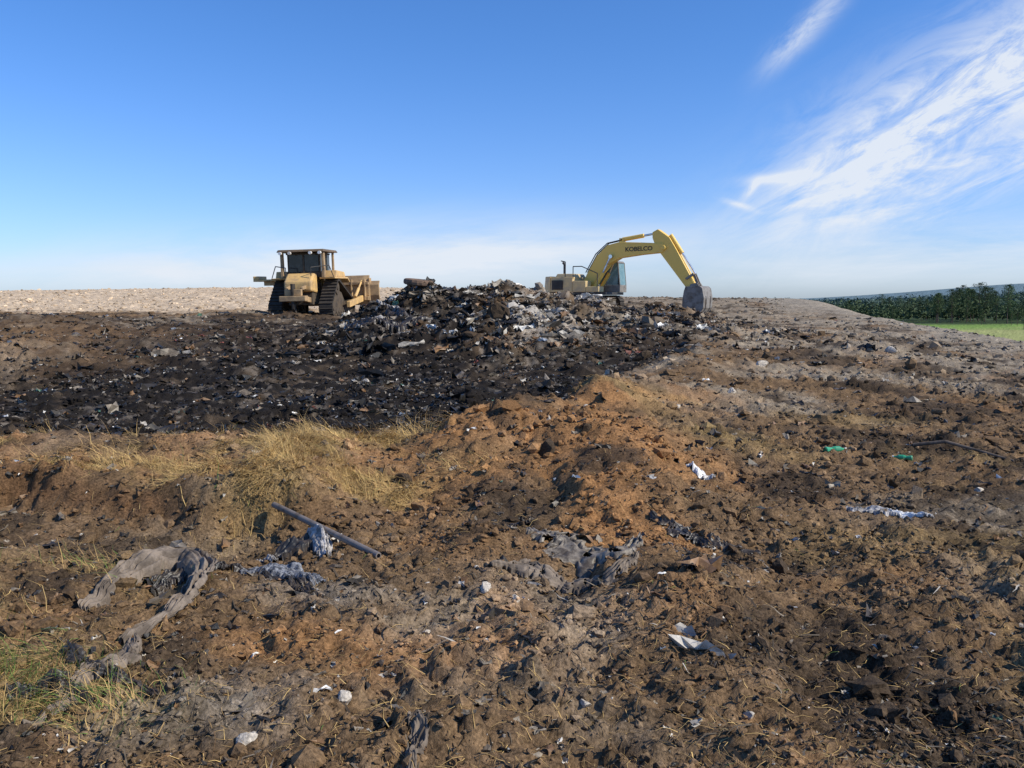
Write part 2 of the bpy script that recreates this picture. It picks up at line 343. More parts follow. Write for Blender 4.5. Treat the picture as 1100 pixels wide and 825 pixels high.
# ------------------------------------------------------------ mesh builder for things
class MB:
    def __init__(s): s.bm=bmesh.new()
    def box(s,x0,x1,y0,y1,z0,z1,top=None):
        t=top or (0,0,0,0)
        P=[(x0,y0,z0),(x1,y0,z0),(x1,y1,z0),(x0,y1,z0),(x0+t[0],y0+t[2],z1),(x1-t[1],y0+t[2],z1),(x1-t[1],y1-t[3],z1),(x0+t[0],y1-t[3],z1)]
        v=[s.bm.verts.new(p) for p in P]
        for f in((3,2,1,0),(4,5,6,7),(0,1,5,4),(1,2,6,5),(2,3,7,6),(3,0,4,7)): s.bm.faces.new([v[i] for i in f])
        return s
    def prism(s,prof,y0,y1):
        A=[s.bm.verts.new((p[0],y0,p[1])) for p in prof];B=[s.bm.verts.new((p[0],y1,p[1])) for p in prof]
        n=len(prof);s.bm.faces.new(A);s.bm.faces.new(B[::-1])
        for i in range(n): s.bm.faces.new([A[i],B[i],B[(i+1)%n],A[(i+1)%n]])
        return s
    def cyl(s,p,q,r,n=14,r2=None):
        p=Vector(p);q=Vector(q);d=q-p;m=Matrix.Translation((p+q)/2)@d.to_track_quat('Z','Y').to_matrix().to_4x4()
        bmesh.ops.create_cone(s.bm,cap_ends=True,segments=n,radius1=r,radius2=r if r2 is None else r2,depth=d.length,matrix=m);return s
    def ob(s,name,mat,parent,bevel=.02,smooth=False,label=None,**kw):
        bmesh.ops.recalc_face_normals(s.bm,faces=s.bm.faces)
        me=bpy.data.meshes.new(name);s.bm.to_mesh(me);s.bm.free();me.materials.append(mat)
        o=obj(name,me,parent,label=label,**kw)
        if bevel:
            b=o.modifiers.new('b','BEVEL');b.width=bevel;b.segments=2;b.limit_method='ANGLE'
        return o
def hull(circles,n=20):
    pts=[]
    for cx,cz,r in circles:
        for i in range(n*2): a=i*math.pi/n;pts.append((cx+r*math.cos(a),cz+r*math.sin(a)))
    pts=sorted(set(pts))
    def half(p):
        h=[]
        for q in p:
            while len(h)>1 and (h[-1][0]-h[-2][0])*(q[1]-h[-2][1])-(h[-1][1]-h[-2][1])*(q[0]-h[-2][0])<=0:h.pop()
            h.append(q)
        return h
    return half(pts)[:-1]+half(pts[::-1])[:-1]
def resamp(poly,step):
    P=poly+[poly[0]];L=[0]
    for a,b in zip(P,P[1:]):L.append(L[-1]+math.dist(a,b))
    n=int(L[-1]/step);out=[]
    for i in range(n):
        t=i*L[-1]/n
        j=max(k for k in range(len(L)) if L[k]<=t);j=min(j,len(P)-2)
        f=(t-L[j])/(L[j+1]-L[j]+1e-9);a,b=P[j],P[j+1]
        out.append((a[0]+(b[0]-a[0])*f,a[1]+(b[1]-a[1])*f,math.atan2(b[1]-a[1],b[0]-a[0])))
    return out
def track(parent,circ,yc,w,mshoe,mframe,wheels):
    m=MB();h=hull(circ)
    for x,z,a in resamp(h,.2):
        ca,sa=math.cos(a),math.sin(a)
        def P(u,v): return (x+ca*u-sa*v,z+sa*u+ca*v)
        m.prism([P(-.11,.03),P(.11,.03),P(.11,-.03),P(.03,-.035),P(.02,-.10),P(-.0,-.10),P(-.01,-.035),P(-.11,-.03)],yc-w/2,yc+w/2)
    t=m.ob('track',mshoe,parent,0)
    f=MB();cxs=[c[0] for c in circ]
    f.box(min(cxs),max(cxs),yc-w*.3,yc+w*.3,.22,.52)
    if len(circ)>2: f.prism([(-1.2,.5),(1.0,.5),(.2,1.2),(-.7,1.4)],yc-w*.28,yc+w*.28)
    f.ob('track_frame',mframe,t,.03)
    for x,z,r in wheels:
        q=MB();q.cyl((x,yc-w*.36,z),(x,yc+w*.36,z),r,20);q.cyl((x,yc-w*.42,z),(x,yc+w*.42,z),r*.35,12)
        q.ob('track_wheel',mframe,t,.02)
    return t
M_tan=plain('dozer_paint',(.70,.44,.16),.5,dirt=(.36,.24,.13),dscale=2.6,dthr=(.42,.70))
M_rust=plain('muddy_blade_paint',(.50,.33,.16),.7,dirt=(.24,.16,.09),dscale=2.4,dthr=(.38,.64))
M_roof=plain('dark_roof_paint',(.16,.105,.055),.7,dirt=(.08,.055,.035),dscale=3)
M_yel=plain('excavator_paint',(.88,.56,.11),.4,dirt=(.60,.40,.14),dscale=2.0,dthr=(.55,.85))
M_body=plain('dusty_body_paint',(.64,.46,.20),.6,dirt=(.38,.30,.19),dscale=2.4,dthr=(.38,.68))
M_blk=plain('black_trim',(.02,.02,.02),.6,dirt=(.05,.045,.04))
M_steel=plain('worn_track_steel',(.05,.040,.030),.8,.1,dirt=(.02,.016,.012),dscale=5)
M_bkt=plain('bucket_steel',(.25,.228,.20),.6,.2,dirt=(.12,.095,.07),dscale=3)
M_frm=plain('undercarriage_paint',(.09,.065,.04),.8,dirt=(.04,.03,.02),dscale=4)
M_glass=plain('cab_glass',(.02,.028,.032),.08,dirt=(.05,.06,.06))
M_teal=plain('tinted_glass',(.12,.21,.21),.08,dirt=(.18,.27,.27))
M_cabf=plain('cab_frame_paint',(.22,.20,.17),.5,dirt=(.12,.10,.08))
M_chrome=plain('cylinder_rod',(.7,.7,.7),.2,1)
M_white=plain('white_panel',(.75,.75,.73),.5,dirt=(.5,.45,.38))
def thing(name,loc,rz,label,cat,ry=0):
    e=bpy.data.objects.new(name,None);link(e);e.location=loc;e.rotation_euler=(0,ry,rz);e.empty_display_size=.5
    e['label']=label;e['category']=cat;return e
# ---- bulldozer
dx,dy=-9.75,42.0;dz=float(H([dx],[dy],0)[0])
D=thing('bulldozer',(dx,dy,dz-.10),0,'muddy yellow bulldozer seen from behind on the waste mound','bulldozer',0)
D.rotation_euler=(math.radians(-1.5),math.radians(-1),math.radians(85))
for s in(-1,1):
    track(D,[(1.55,.48,.42),(-1.45,.48,.42),(-.6,1.42,.36)],s*1.22,.66,M_steel,M_frm,[(1.55,.48,.36),(-1.45,.48,.36),(-.6,1.42,.32)]+[(-1.0+.4*i,.28,.2) for i in range(6)])
m=MB();m.box(-1.75,-.2,-.6,.6,.65,1.75,(.1,0,.05,.05));m.box(-.2,2.5,-.5,.5,.7,1.5)
m.ob('body',M_frm,D,.04)
m=MB();m.prism([(.35,1.5),(2.6,1.3),(2.65,1.75),(2.5,1.9),(.35,2.2)],-.52,.52);m.ob('engine_hood',M_tan,D,.04)
m=MB();m.prism([(-2.1,1.30),(-1.15,1.2),(-1.15,2.1),(-1.55,2.15),(-2.1,1.75)],-.66,.66)
m.ob('fuel_tank',M_tan,D,.08)
for s in(-1,1):
    y0,y1=sorted((s*.80,s*1.56))
    m=MB();m.prism([(-1.25,1.86),(.9,1.86),(1.25,1.66),(1.25,1.74),(.95,1.94),(-1.3,1.94)],y0,y1)
    m.prism([(-.95,1.94),(.7,1.94),(.5,2.2),(-.8,2.26)],min(y0,y1)+.05,max(y0,y1)-.1)
    m.ob('fender',M_tan,D,.03)
m=MB();m.box(-.5,.5,1.56,2.75,1.82,1.92);m.prism([(-.45,1.5),(.4,1.5),(.4,1.82),(-.45,1.82)],1.58,1.7);m.box(-.5,.5,2.45,2.75,1.92,2.08);m.box(-.3,.3,1.7,2.3,1.62,1.82)
m.ob('side_platform',M_tan,D,.02)
cab=MB();cab.box(-1.1,.45,-.84,.84,1.95,2.2)
for px in(-1.05,.36):
    for py in(-.80,.72): cab.box(px,px+.09,py,py+.08,2.2,3.05)
cab.box(-1.1,.45,-.84,.84,3.03,3.11);cab.box(-1.09,-1.03,-.04,.04,2.2,3.05);cabo=cab.ob('cab',M_frm,D,.015)
for b in ((-1.06,-1.03,-.72,-.05,2.22,3.03),(-1.06,-1.03,.05,.72,2.22,3.03),(.4,.43,-.72,.72,2.22,3.03),(-.96,.36,-.805,-.78,2.22,3.03),(-.96,.36,.78,.805,2.22,3.03)):
    MB().box(*b).ob('window',M_glass,cabo,0)
m=MB();m.box(-.7,-.2,-.25,.25,2.15,2.45);m.box(-.75,-.62,-.25,.25,2.45,2.85);m.ob('seat',M_blk,cabo,.03)
MB().box(-1.5,.75,-1.16,1.16,3.14,3.26,(.06,.06,.06,.06)).ob('roof',M_roof,D,.03)
for s in(-1,1):
    MB().prism([(-1.3,1.94),(-1.05,1.94),(-1.08,3.15),(-1.28,3.15)],s*1.0-.06,s*1.0+.06).ob('roll_bar',M_rust,D,.015)
    MB().prism([(.35,1.94),(.5,1.94),(.5,3.15),(.38,3.15)],s*.98-.05,s*.98+.05).ob('roll_bar',M_rust,D,.015)
for yy in(-.95,.95,-.5,.5):
    MB().cyl((-1.62,yy,3.09),(-1.46,yy,3.09),.075,12).ob('work_light',M_white,D,0)
MB().cyl((1.5,-.3,2.0),(1.5,-.3,2.7),.07).ob('exhaust_pipe',M_blk,D,0)
MB().cyl((1.7,.25,1.95),(1.7,.25,2.3),.13).ob('air_cleaner',M_blk,D,.02)
for s in(-1,1):
    m=MB()
    hp=[(-1.9,s*.6,2.0),(-1.9,s*.6,2.4),(-1.3,s*1.3,2.5),(-1.3,s*1.5,1.95)]
    for a_,b_ in zip(hp,hp[1:]): m.cyl(a_,b_,.022,8)
    m.ob('handrail',M_blk,D,0)
m=MB();m.prism([(-1.65,.75),(-2.6,.85),(-2.6,1.1),(-1.65,1.0)],-.5,-.34);m.prism([(-1.65,.75),(-2.6,.85),(-2.6,1.1),(-1.65,1.0)],.34,.5)
m.prism([(-1.7,1.45),(-2.6,1.35),(-2.6,1.5),(-1.7,1.62)],-.42,-.3);m.prism([(-1.7,1.45),(-2.6,1.35),(-2.6,1.5),(-1.7,1.62)],.3,.42)
m.box(-2.95,-2.5,-.62,.62,.85,1.1)
m.box(-2.8,-2.6,-.40,.40,1.1,1.4)
rp=m.ob('ripper',M_rust,D,.03)
MB().prism([(-2.95,1.65),(-2.6,1.65),(-2.6,.5),(-2.35,.12),(-2.55,.2),(-2.9,.5)],-.06,.06).ob('ripper_shank',M_steel,rp,.02)
for s in(-1,1):
    m=MB();m.cyl((-1.7,s*.2,1.6),(-2.15,s*.2,1.35),.09);m.cyl((-2.15,s*.2,1.35),(-2.6,s*.2,1.0),.05);m.ob('ripper_cylinder',M_blk,rp,0)
q0=.30
prof=[(3.05,.2+q0),(2.85,.7+q0),(2.85,1.25+q0),(3.05,1.75+q0),(3.13,1.73+q0),(2.97,1.25+q0),(2.97,.7+q0),(3.15,.22+q0)]
m=MB();m.prism(prof,-2.1,2.1)
for s in(-1,1):
    sp_=[(p[0]+.12,p[1]) for p in prof];sp_=[(a,b if b<1.5+q0 else b-.30) for a,b in sp_]
    a,b=sorted((s*2.1,s*2.6));m.prism(sp_,a,b);m.box(2.9,3.3,s*2.1-.03,s*2.1+.03,.3+q0,1.6+q0)
m.box(2.72,2.86,-2.1,2.1,.45+q0,.65+q0);m.box(2.72,2.86,-2.1,2.1,1.25+q0,1.4+q0)
for q in(-1.9,-1.2,-.6,0,.6,1.2,1.9): m.box(2.7,2.88,q-.04,q+.04,.45+q0,1.55+q0)
bl=m.ob('blade',M_rust,D,.02)
for s in(-1,1):
    MB().prism([(.2,.45),(2.85,.4+q0),(2.85,.72+q0),(.2,.75)],s*1.72-.09,s*1.72+.09).ob('push_arm',M_tan,bl,.03)
    m=MB();m.cyl((1.5,s*1.72,.95),(2.2,s*1.72,1.35),.08);m.cyl((2.2,s*1.72,1.35),(2.85,s*1.72,1.75),.05);m.ob('tilt_brace',M_tan,bl,0)
    m=MB();m.cyl((1.9,s*.75,2.0),(2.3,s*.75,1.65),.08);m.cyl((2.3,s*.75,1.65),(2.8,s*.75,1.25),.045);m.ob('lift_cylinder',M_blk,bl,0)
# ---- excavator
ex,ey=4.6,55.0;ez=.84
E=thing('excavator',(ex,ey,ez),math.radians(-32),'yellow tracked excavator with boom raised and bucket on the ground','excavator')
for s in(-1,1): track(E,[(1.75,.46,.40),(-1.75,.46,.40)],s*1.15,.6,M_steel,M_frm,[(1.75,.46,.34),(-1.75,.46,.34)]+[(-1.2+.4*i,.26,.17) for i in range(7)])
m=MB();m.box(-1.1,1.1,-.85,.85,.4,.8);m.cyl((0,0,.75),(0,0,1.0),.62,24);m.ob('undercarriage',M_frm,E,.03)
MB().box(-2.4,2.2,-1.3,1.3,.98,1.14).ob('deck',M_blk,E,.02)
prof=[]
for a in np.linspace(-62,62,13): prof.append((-.8-1.95*math.cos(math.radians(a)),1.5*math.sin(math.radians(a))*1.0))
bm=MB();A=[bm.bm.verts.new((p[0],p[1],1.02)) for p in prof]+[bm.bm.verts.new((-1.75,1.32,1.02)),bm.bm.verts.new((-1.75,-1.32,1.02))]
B=[bm.bm.verts.new((v.co.x+(.1 if v.co.x<-1.8 else 0),v.co.y*.98,2.15)) for v in A]
bm.bm.faces.new(A);bm.bm.faces.new(B[::-1])
for i_ in range(len(A)): bm.bm.faces.new([A[i_],B[i_],B[(i_+1)%len(A)],A[(i_+1)%len(A)]])
bm.ob('counterweight',M_body,E,.05)
m=MB();m.box(-1.73,-.15,-1.32,1.32,1.15,2.1,(0,0,.06,.06));m.box(-1.6,-.3,-.9,.9,2.1,2.32,(.1,.1,.1,.1));m.ob('engine_hood',M_body,E,.04)
m=MB().box(-1.60,-.8,-1.335,-1.32,1.3,1.9)
for q in range(7): m.box(-1.55,-.85,-1.36,-1.33,1.33+q*.08,1.37+q*.08)
m.ob('side_grille',M_blk,E,0)
m=MB();m.box(-.13,.8,-1.32,-.5,1.15,1.85);m.box(.8,1.7,-1.3,-.55,1.15,1.5);m.ob('tool_box',M_body,E,.04)
m=MB();m.cyl((-1.1,-.55,2.3),(-1.1,-.55,2.9),.08);m.cyl((-1.1,-.55,2.9),(-1.22,-.55,3.05),.075);m.ob('exhaust_pipe',M_blk,E,0)
m=MB()
hp=[(1.6,-1.28,1.5),(1.6,-1.28,2.3),(.5,-1.28,2.75),(-.1,-1.28,2.75),(-.1,-1.28,2.0)]
for a_,b_ in zip(hp,hp[1:]): m.cyl(a_,b_,.03,8)
m.ob('handrail',M_blk,E,0)
m=MB();m.cyl((-.7,-1.2,2.05),(-.7,-1.2,3.05),.035,8);m.cyl((-.7,-1.2,3.05),(-1.0,-1.2,3.12),.035,8);m.ob('mirror_arm',M_blk,E,0)
m=MB();cx0,cx1,cy0,cy1=.5,2.35,.42,1.42
m.box(cx0,cx1-.12,cy0,cy1,2.97,3.10,(.05,.1,.04,.04))
for px in(cx0,1.35): 
    for py in(cy0,cy1-.08): m.box(px,px+.08,py,py+.08,1.6,2.98)
for py in(cy0,cy1-.08): m.prism([(cx1-.09,1.6),(cx1,1.6),(cx1-.14,2.98),(cx1-.22,2.98)],py,py+.08)
m.box(cx0,cx1,cy0,cy1,1.15,1.6)
ec=m.ob('cab',M_cabf,E,.02,label='dark framed cab with teal glass')
for b in((cx0+.09,1.35,cy0+.02,cy0+.04,1.62,2.96),(1.44,cx1-.17,cy0+.02,cy0+.04,1.62,2.96),(cx0+.09,1.35,cy1-.04,cy1-.02,1.62,2.96),(1.44,cx1-.17,cy1-.04,cy1-.02,1.62,2.96),(cx0+.02,cx0+.04,cy0+.08,cy1-.08,1.67,2.96)):
    MB().box(*b).ob('window',M_teal,ec,0)
MB().prism([(cx1-.05,1.62),(cx1-.02,1.62),(cx1-.16,2.96),(cx1-.19,2.96)],cy0+.08,cy1-.08).ob('windscreen',M_teal,ec,0)
bo=[(.10,1.25),(.6,1.15),(1.12,2.05),(1.85,2.86),(2.6,3.26),(4.0,3.42),(5.45,3.52),(5.72,3.78),(5.5,4.06),(4.0,4.16),(2.6,4.24),(1.75,4.06),(1.05,3.42),(.45,2.45),(-.02,1.6)]
b_=MB().prism(bo,-.30,.30)
b_.cyl((5.5,-.38,3.80),(5.5,.38,3.80),.15)
boom=b_.ob('boom',M_yel,E,.03)
for s in(-1,1):
    MB().cyl((.95,s*.46,1.35),(1.6,s*.46,2.35),.13).ob('boom_cylinder',M_yel,boom,0)
    m=MB();m.cyl((1.6,s*.46,2.35),(2.1,s*.46,3.35),.065);m.cyl((2.1,s*.31,3.35),(2.1,s*.52,3.35),.12);m.ob('cylinder_rod',M_chrome,boom,0)
m=MB();m.cyl((2.7,0,4.40),(4.1,0,4.58),.13);m.box(2.5,2.85,-.1,.1,4.2,4.48);m.ob('stick_cylinder',M_yel,boom,0)
MB().cyl((4.1,0,4.58),(5.0,0,4.70),.065).ob('cylinder_rod',M_chrome,boom,0)
for s in(-.12,.12):
    m=MB();pts=[(.2,s,2.4),(.9,s,3.55),(1.7,s,4.2),(2.7,s,4.38)]
    for a_,c_ in zip(pts,pts[1:]): m.cyl(a_,c_,.035,8)
    m.ob('hydraulic_hose',M_blk,boom,0)
dz_=-.20
st=[(4.75,4.75),(5.1,4.92),(5.85,4.40),(6.32,3.65),(7.52,1.75+dz_),(7.30,1.42+dz_),(6.95,1.6+dz_),(5.38,3.35),(4.98,3.85),(4.76,4.4)]
m=MB().prism(st,-.24,.24);stk=m.ob('stick',M_yel,E,.03)
MB().cyl((5.85,0,4.56),(6.6,0,3.45),.12).ob('bucket_cylinder',M_yel,stk,0)
MB().cyl((6.6,0,3.45),(7.44,0,2.4+dz_),.065).ob('cylinder_rod',M_chrome,stk,0)
m=MB()
for s in(-1,1):
    m.prism([(6.9,2.15+dz_),(7.0,2.05+dz_),(7.45,2.32+dz_),(7.4,2.48+dz_)],s*.27-.03,s*.27+.03);m.prism([(7.3,2.45+dz_),(7.48,2.37+dz_),(7.8,1.67+dz_),(7.66,1.59+dz_)],s*.15-.03,s*.15+.03)
m.ob('bucket_linkage',M_bkt,stk,.01)
def bk_(l): return [(7.3+(a-7.3)*.92,1.45+(b-1.45)*.90+.17+dz_) for a,b in l]
out=bk_([(7.0,1.2),(7.1,1.5),(8.05,1.52),(8.22,1.38),(8.35,.75),(8.32,.1),(8.15,-.2),(7.85,-.38),(7.1,-.45)])
inn=bk_([(7.1,-.40),(7.82,-.32),(8.09,-.16),(8.25,.12),(8.28,.74),(8.16,1.33),(8.02,1.45),(7.14,1.43),(7.05,1.18)])
BW=.74
m=MB().prism(out+inn,-BW,BW)
side=out+bk_([(6.9,.2),(6.92,.7)])
for s in(-1,1): a_,c_=sorted((s*BW,s*(BW+.04)));m.prism(side,a_,c_)
for s in(-1,1): m.prism(bk_([(7.15,1.3),(7.25,1.65),(7.7,1.75),(7.85,1.5),(7.5,1.45)]),s*.30-.03,s*.30+.03)
for q in (-.38,.38): m.prism(bk_([(8.37,.9),(8.40,.7),(8.37,.10),(8.18,-.25),(8.12,-.15),(8.28,.15),(8.32,.8)]),q-.05,q+.05)
bk=m.ob('bucket',M_bkt,E,.015)
for q in np.linspace(-BW+.05,BW-.05,5):
    MB().prism(bk_([(7.15,-.50),(7.15,-.33),(6.95,-.38),(6.75,-.55),(6.9,-.55)]),q-.05,q+.05).ob('bucket_tooth',M_steel,bk,.01)
cu=bpy.data.curves.new('lettering','FONT');cu.body='KOBELCO';cu.size=.36;cu.extrude=.004;cu.offset=.008
to=bpy.data.objects.new('tmp',cu);link(to);bpy.context.view_layer.update()
me=bpy.data.meshes.new_from_object(to.evaluated_get(bpy.context.evaluated_depsgraph_get()));bpy.data.objects.remove(to)
me.materials.append(M_blk);w_=max(v.co.x for v in me.vertices)
lo=obj('lettering',me,boom);lo.location=(3.0,-.308,3.64);lo.rotation_euler=(math.radians(90),math.radians(-1),0);lo.scale=(1.8/w_,1,1)
# ------------------------------------------------------------ stones, individual
def stone(name,x,y,r,col,lab,cat,mat=None,sub=3,fl=.7,grp=None,seed=0):
    V,F=ico(sub);rr=np.random.default_rng(seed+7)
    for _ in range(11):
        nrm=rr.normal(size=3);nrm/=np.linalg.norm(nrm);dd=rr.uniform(.4,.8)
        t=V@nrm;V=V-np.outer(np.maximum(t-dd,0),nrm)
    V*=np.array([rr.uniform(.8,1.25),rr.uniform(.7,1),fl])*r
    V+=rr.normal(0,.03*r,V.shape)
    me=npmesh(name,V,F,np.repeat(np.array([col]),len(V),0),mat or M_clod,False)
    z=float(H([x],[y])[0]);o=obj(name,me,label=lab,cat=cat,group=grp,loc=(x,y,z+r*fl*.2));o.rotation_euler=(rr.uniform(-.3,.3),rr.uniform(-.3,.3),rr.uniform(0,6));return o
for j,(x_,y_,r_) in enumerate([(-.95,2.92,.05),(-.66,3.18,.05),(.28,3.16,.03),(-.14,4.38,.05),(.02,4.3,.03),(.9,3.1,.025),(-.4,3.9,.025),(1.5,4.9,.03),(.5,3.85,.025),(3.9,7.0,.05),(-.2,4.7,.03),(3.1,12,.10),(2.5,14,.12),(5.0,17,.16),(-2.7,15.6,.10),(8.5,19,.16),(1.3,8.9,.06),(-.55,3.45,.025),(.85,9.8,.05),(2.1,10.8,.06)]):
    stone('stone',x_,y_,r_,(.50,.44,.36),'pale chalky stone half sunk in the loose soil','stone',grp='pale stones in the loose soil',seed=j)
for j,(x_,y_,r_) in enumerate([(.3,7.5,.17),(-1.9,25.2,.36),(-.3,20.6,.42),(1.6,5.0,.09),(-.9,6.9,.09),(.7,7.9,.10),(2.9,19,.28),(1.3,5.15,.08),(-.95,24.6,.3)]):
    stone('earth_lump',x_,y_,r_,(.065,.046,.03),'large dark lump of compacted earth and waste','lump of earth',grp='dark lumps of earth',seed=j+40,fl=.8)
# ------------------------------------------------------------ cloths
def clothmat(name,c1,c2,sc=8,rough=.85,thr=(.42,.58)): return plain(name,c1,rough,dirt=c2,dscale=sc,dthr=thr,bump=.01)
def strip(name,path,wid,mat,label,cat,amp=.03,lift=(0,),seed=0,N=160,Mx=40,parent=None,torn=.4,bury=None,hl=.46,tilt=0.):
    P=np.array(path,float);L=np.r_[0,np.cumsum(np.hypot(*np.diff(P,axis=0).T))];s=np.linspace(0,L[-1],N)
    px=np.interp(s,L,P[:,0]);py=np.interp(s,L,P[:,1])
    for _ in range(12):
        px[1:-1]=(px[:-2]+px[2:])/2;py[1:-1]=(py[:-2]+py[2:])/2
    tx=np.gradient(px);ty=np.gradient(py);l=np.hypot(tx,ty);nx,ny=-ty/l,tx/l
    w=np.interp(s/L[-1],np.linspace(0,1,len(wid)),wid);wm=float(np.mean(w))
    li=np.interp(s/L[-1],np.linspace(0,1,len(lift)),lift) if len(lift)>1 else s*0+lift[0]
    t=np.linspace(-1,1,Mx)
    S,T=np.meshgrid(s,t,indexing='ij')
    q=1/wm
    ed=1+torn*1.1*fbm(S*q*1.0,np.sign(T)*5+seed,4,300+seed)+torn*.5*fbm(S*q*5,np.sign(T)*5+seed,2,305+seed)
    off=T*w[:,None]*ed+.3*wm*fbm(S*q*.5,S*0,2,310+seed)
    XX=px[:,None]+nx[:,None]*off;YY=py[:,None]+ny[:,None]*off
    c1=1-np.abs(fbm(S*q*.16,T*2.6+seed,2,330+seed))*3.2
    c2=1-np.abs(fbm(S*q*.7+T,T*1.4-S*q*.4,2,340+seed))*3.0
    fold=amp*(.75*c1+.25*c2)
    gz=H(XX.ravel(),YY.ravel(),1).reshape(XX.shape);gm=H(XX.ravel(),YY.ravel(),2).reshape(XX.shape)
    if bury is None:
        gs=gz.copy()
        for _ in range(14):
            gs[1:-1]=(gs[:-2]+gs[2:]+gs[1:-1])/3;gs[:,1:-1]=(gs[:,:-2]+gs[:,2:]+gs[:,1:-1])/3
        ZZ=np.maximum(gs+.012+np.maximum(fold,-.4*amp)+li[:,None]*(1-.55*T*T)+tilt*np.maximum(T,-.3)*li[:,None],gz-.002)
    else:
        ZZ=np.maximum(gm+.035-bury,gz*.7+gm*.3+.018-bury)+fold+li[:,None]*(1-.55*T*T)
    ZZ=np.where(np.abs(T)>.94,np.minimum(ZZ,gz+.004+(0 if tilt==0 else 9*(T>0)*np.abs(tilt))),ZZ)
    V=np.stack([XX,YY,ZZ],2).reshape(-1,3)
    cen=V.mean(0);cen[2]=V[:,2].min()
    i=np.arange((N-1)*(Mx-1));r=i//(Mx-1);c=i%(Mx-1);a=r*Mx+c
    hole=fbm(S*q*1.4,T*1.6+seed*3,3,360+seed)[:-1,:-1].ravel()
    a=a[~(hole>hl)]
    me=npmesh(name,V-cen,np.stack([a,a+1,a+Mx+1,a+Mx],1),None,mat,True)
    o=obj(name,me,parent,label=label,cat=cat,loc=cen)
    so=o.modifiers.new('s','SOLIDIFY');so.thickness=.0015
    return o
M_c1=clothmat('grey_brown_fabric',(.23,.18,.135),(.10,.076,.055),9)
M_c2=clothmat('blue_denim',(.27,.275,.29),(.045,.048,.055),40)
M_c3=clothmat('black_plastic',(.018,.017,.016),(.06,.045,.032),9,.4)
M_c4=clothmat('grey_striped_rag',(.48,.45,.42),(.16,.145,.13),24)
M_c5=clothmat('dirty_plastic_sheet',(.24,.20,.15),(.07,.054,.038),12,.45)
M_c6=clothmat('white_plastic',(.82,.81,.78),(.6,.56,.5),6,.4)
strip('fabric_strip',[(-2.15,4.15),(-2.17,4.45),(-2.05,4.78),(-1.88,4.86),(-1.73,4.62),(-1.62,4.25),(-1.66,3.9),(-1.74,3.65)],[.03,.06,.09,.085,.07,.06,.045,.03],M_c1,'torn grey brown fabric strip standing up in folds over the bank','cloth',.035,(.0,.04,.09,.08,.06,.04,.02,.0),1,hl=.9,torn=.3,tilt=.45)
strip('black_rag',[(-1.98,4.45),(-1.92,4.6),(-1.86,4.72)],[.03,.07,.04],M_c3,'dark torn plastic inside the fabric loop','plastic scrap',.03,(0,),24,torn=.6)
strip('fabric_tail',[(-1.68,3.66),(-1.62,3.45),(-1.72,3.3),(-1.72,3.1),(-1.8,2.98)],[.03,.045,.03,.035,.012],M_c1,'frayed grey fabric end trailing over weeds','cloth',.016,(.02,.02,.01,0),2,torn=.8,hl=.6)
strip('black_rag',[(-1.9,3.5),(-1.75,3.35),(-1.55,3.3),(-1.4,3.22)],[.015,.04,.03,.01],M_c3,'dark shredded strips trailing over the weeds','plastic scrap',.015,(.01,.02,.01,0),25,torn=1.0,hl=.45)
strip('black_rag',[(-1.95,3.15),(-1.8,3.22),(-1.6,3.12)],[.01,.03,.01],M_c3,'dark shredded strips trailing over the weeds','plastic scrap',.015,(.01,.02,.01,0),26,torn=1.0,hl=.45)
strip('denim_cloth',[(-1.58,4.86),(-1.40,4.84),(-1.22,4.72),(-1.05,4.5)],[.04,.08,.09,.04],M_c2,'crumpled blue patterned cloth on brown soil','cloth',.018,(.01,.02,.02,.0),3,hl=.8,torn=.4)
strip('black_plastic_scrap',[(-1.9,4.85),(-1.7,4.88),(-1.52,4.86)],[.015,.03,.02],M_c3,'thin twisted black plastic scrap beside the blue cloth','plastic scrap',.02,(0,.01,0),4)
strip('black_rag',[(-1.42,4.72),(-1.25,4.58),(-1.05,4.38)],[.02,.05,.02],M_c3,'black torn plastic under the blue cloth','plastic scrap',.015,(0,),14)
strip('black_rag',[(-1.48,5.18),(-1.40,5.36),(-1.34,5.5)],[.06,.12,.07],M_c3,'black torn bag hanging beside the metal pipe','plastic bag',.03,(.02,.08,.04),5,hl=.8)
strip('striped_rag',[(-1.32,5.54),(-1.24,5.40),(-1.18,5.24),(-1.15,5.10)],[.035,.06,.055,.03],M_c4,'pale grey striped rag draped over the metal pipe','cloth',.018,(.12,.12,.05,.0),6,hl=.9,torn=.3)
strip('small_rag',[(-1.62,5.28),(-1.52,5.2),(-1.46,5.12)],[.02,.045,.02],M_c4,'small grey rag on brown soil','cloth',.02,(.01,),7)
strip('plastic_sheet',[(.12,5.45),(.28,5.2),(.45,4.95),(.62,4.95),(.78,5.15)],[.05,.11,.14,.09,.03],M_c5,'dirty crumpled plastic sheet pressed into the soil','plastic sheet',.026,(.01,.02,.02,0),8,torn=1.0,hl=.45)
strip('fabric_strip',[(-.12,4.7),(.1,4.76),(.32,4.64),(.55,4.60),(.70,4.72)],[.03,.06,.08,.06,.02],M_c1,'muddy grey brown fabric pressed in the soil','cloth',.020,(.01,),9,torn=.9,hl=.45)
strip('black_rag',[(-.15,5.6),(0,5.75),(.15,5.9)],[.02,.04,.02],M_c3,'strip of black plastic half buried in soil','plastic scrap',.015,(0,),10,torn=1.0,bury=.01)
strip('black_rag',[(.95,5.75),(1.15,5.5),(1.35,5.4),(1.6,5.35)],[.03,.08,.05,.02],M_c3,'strip of black plastic in a shallow hollow','plastic scrap',.02,(0,),11,torn=1.0,bury=.0)
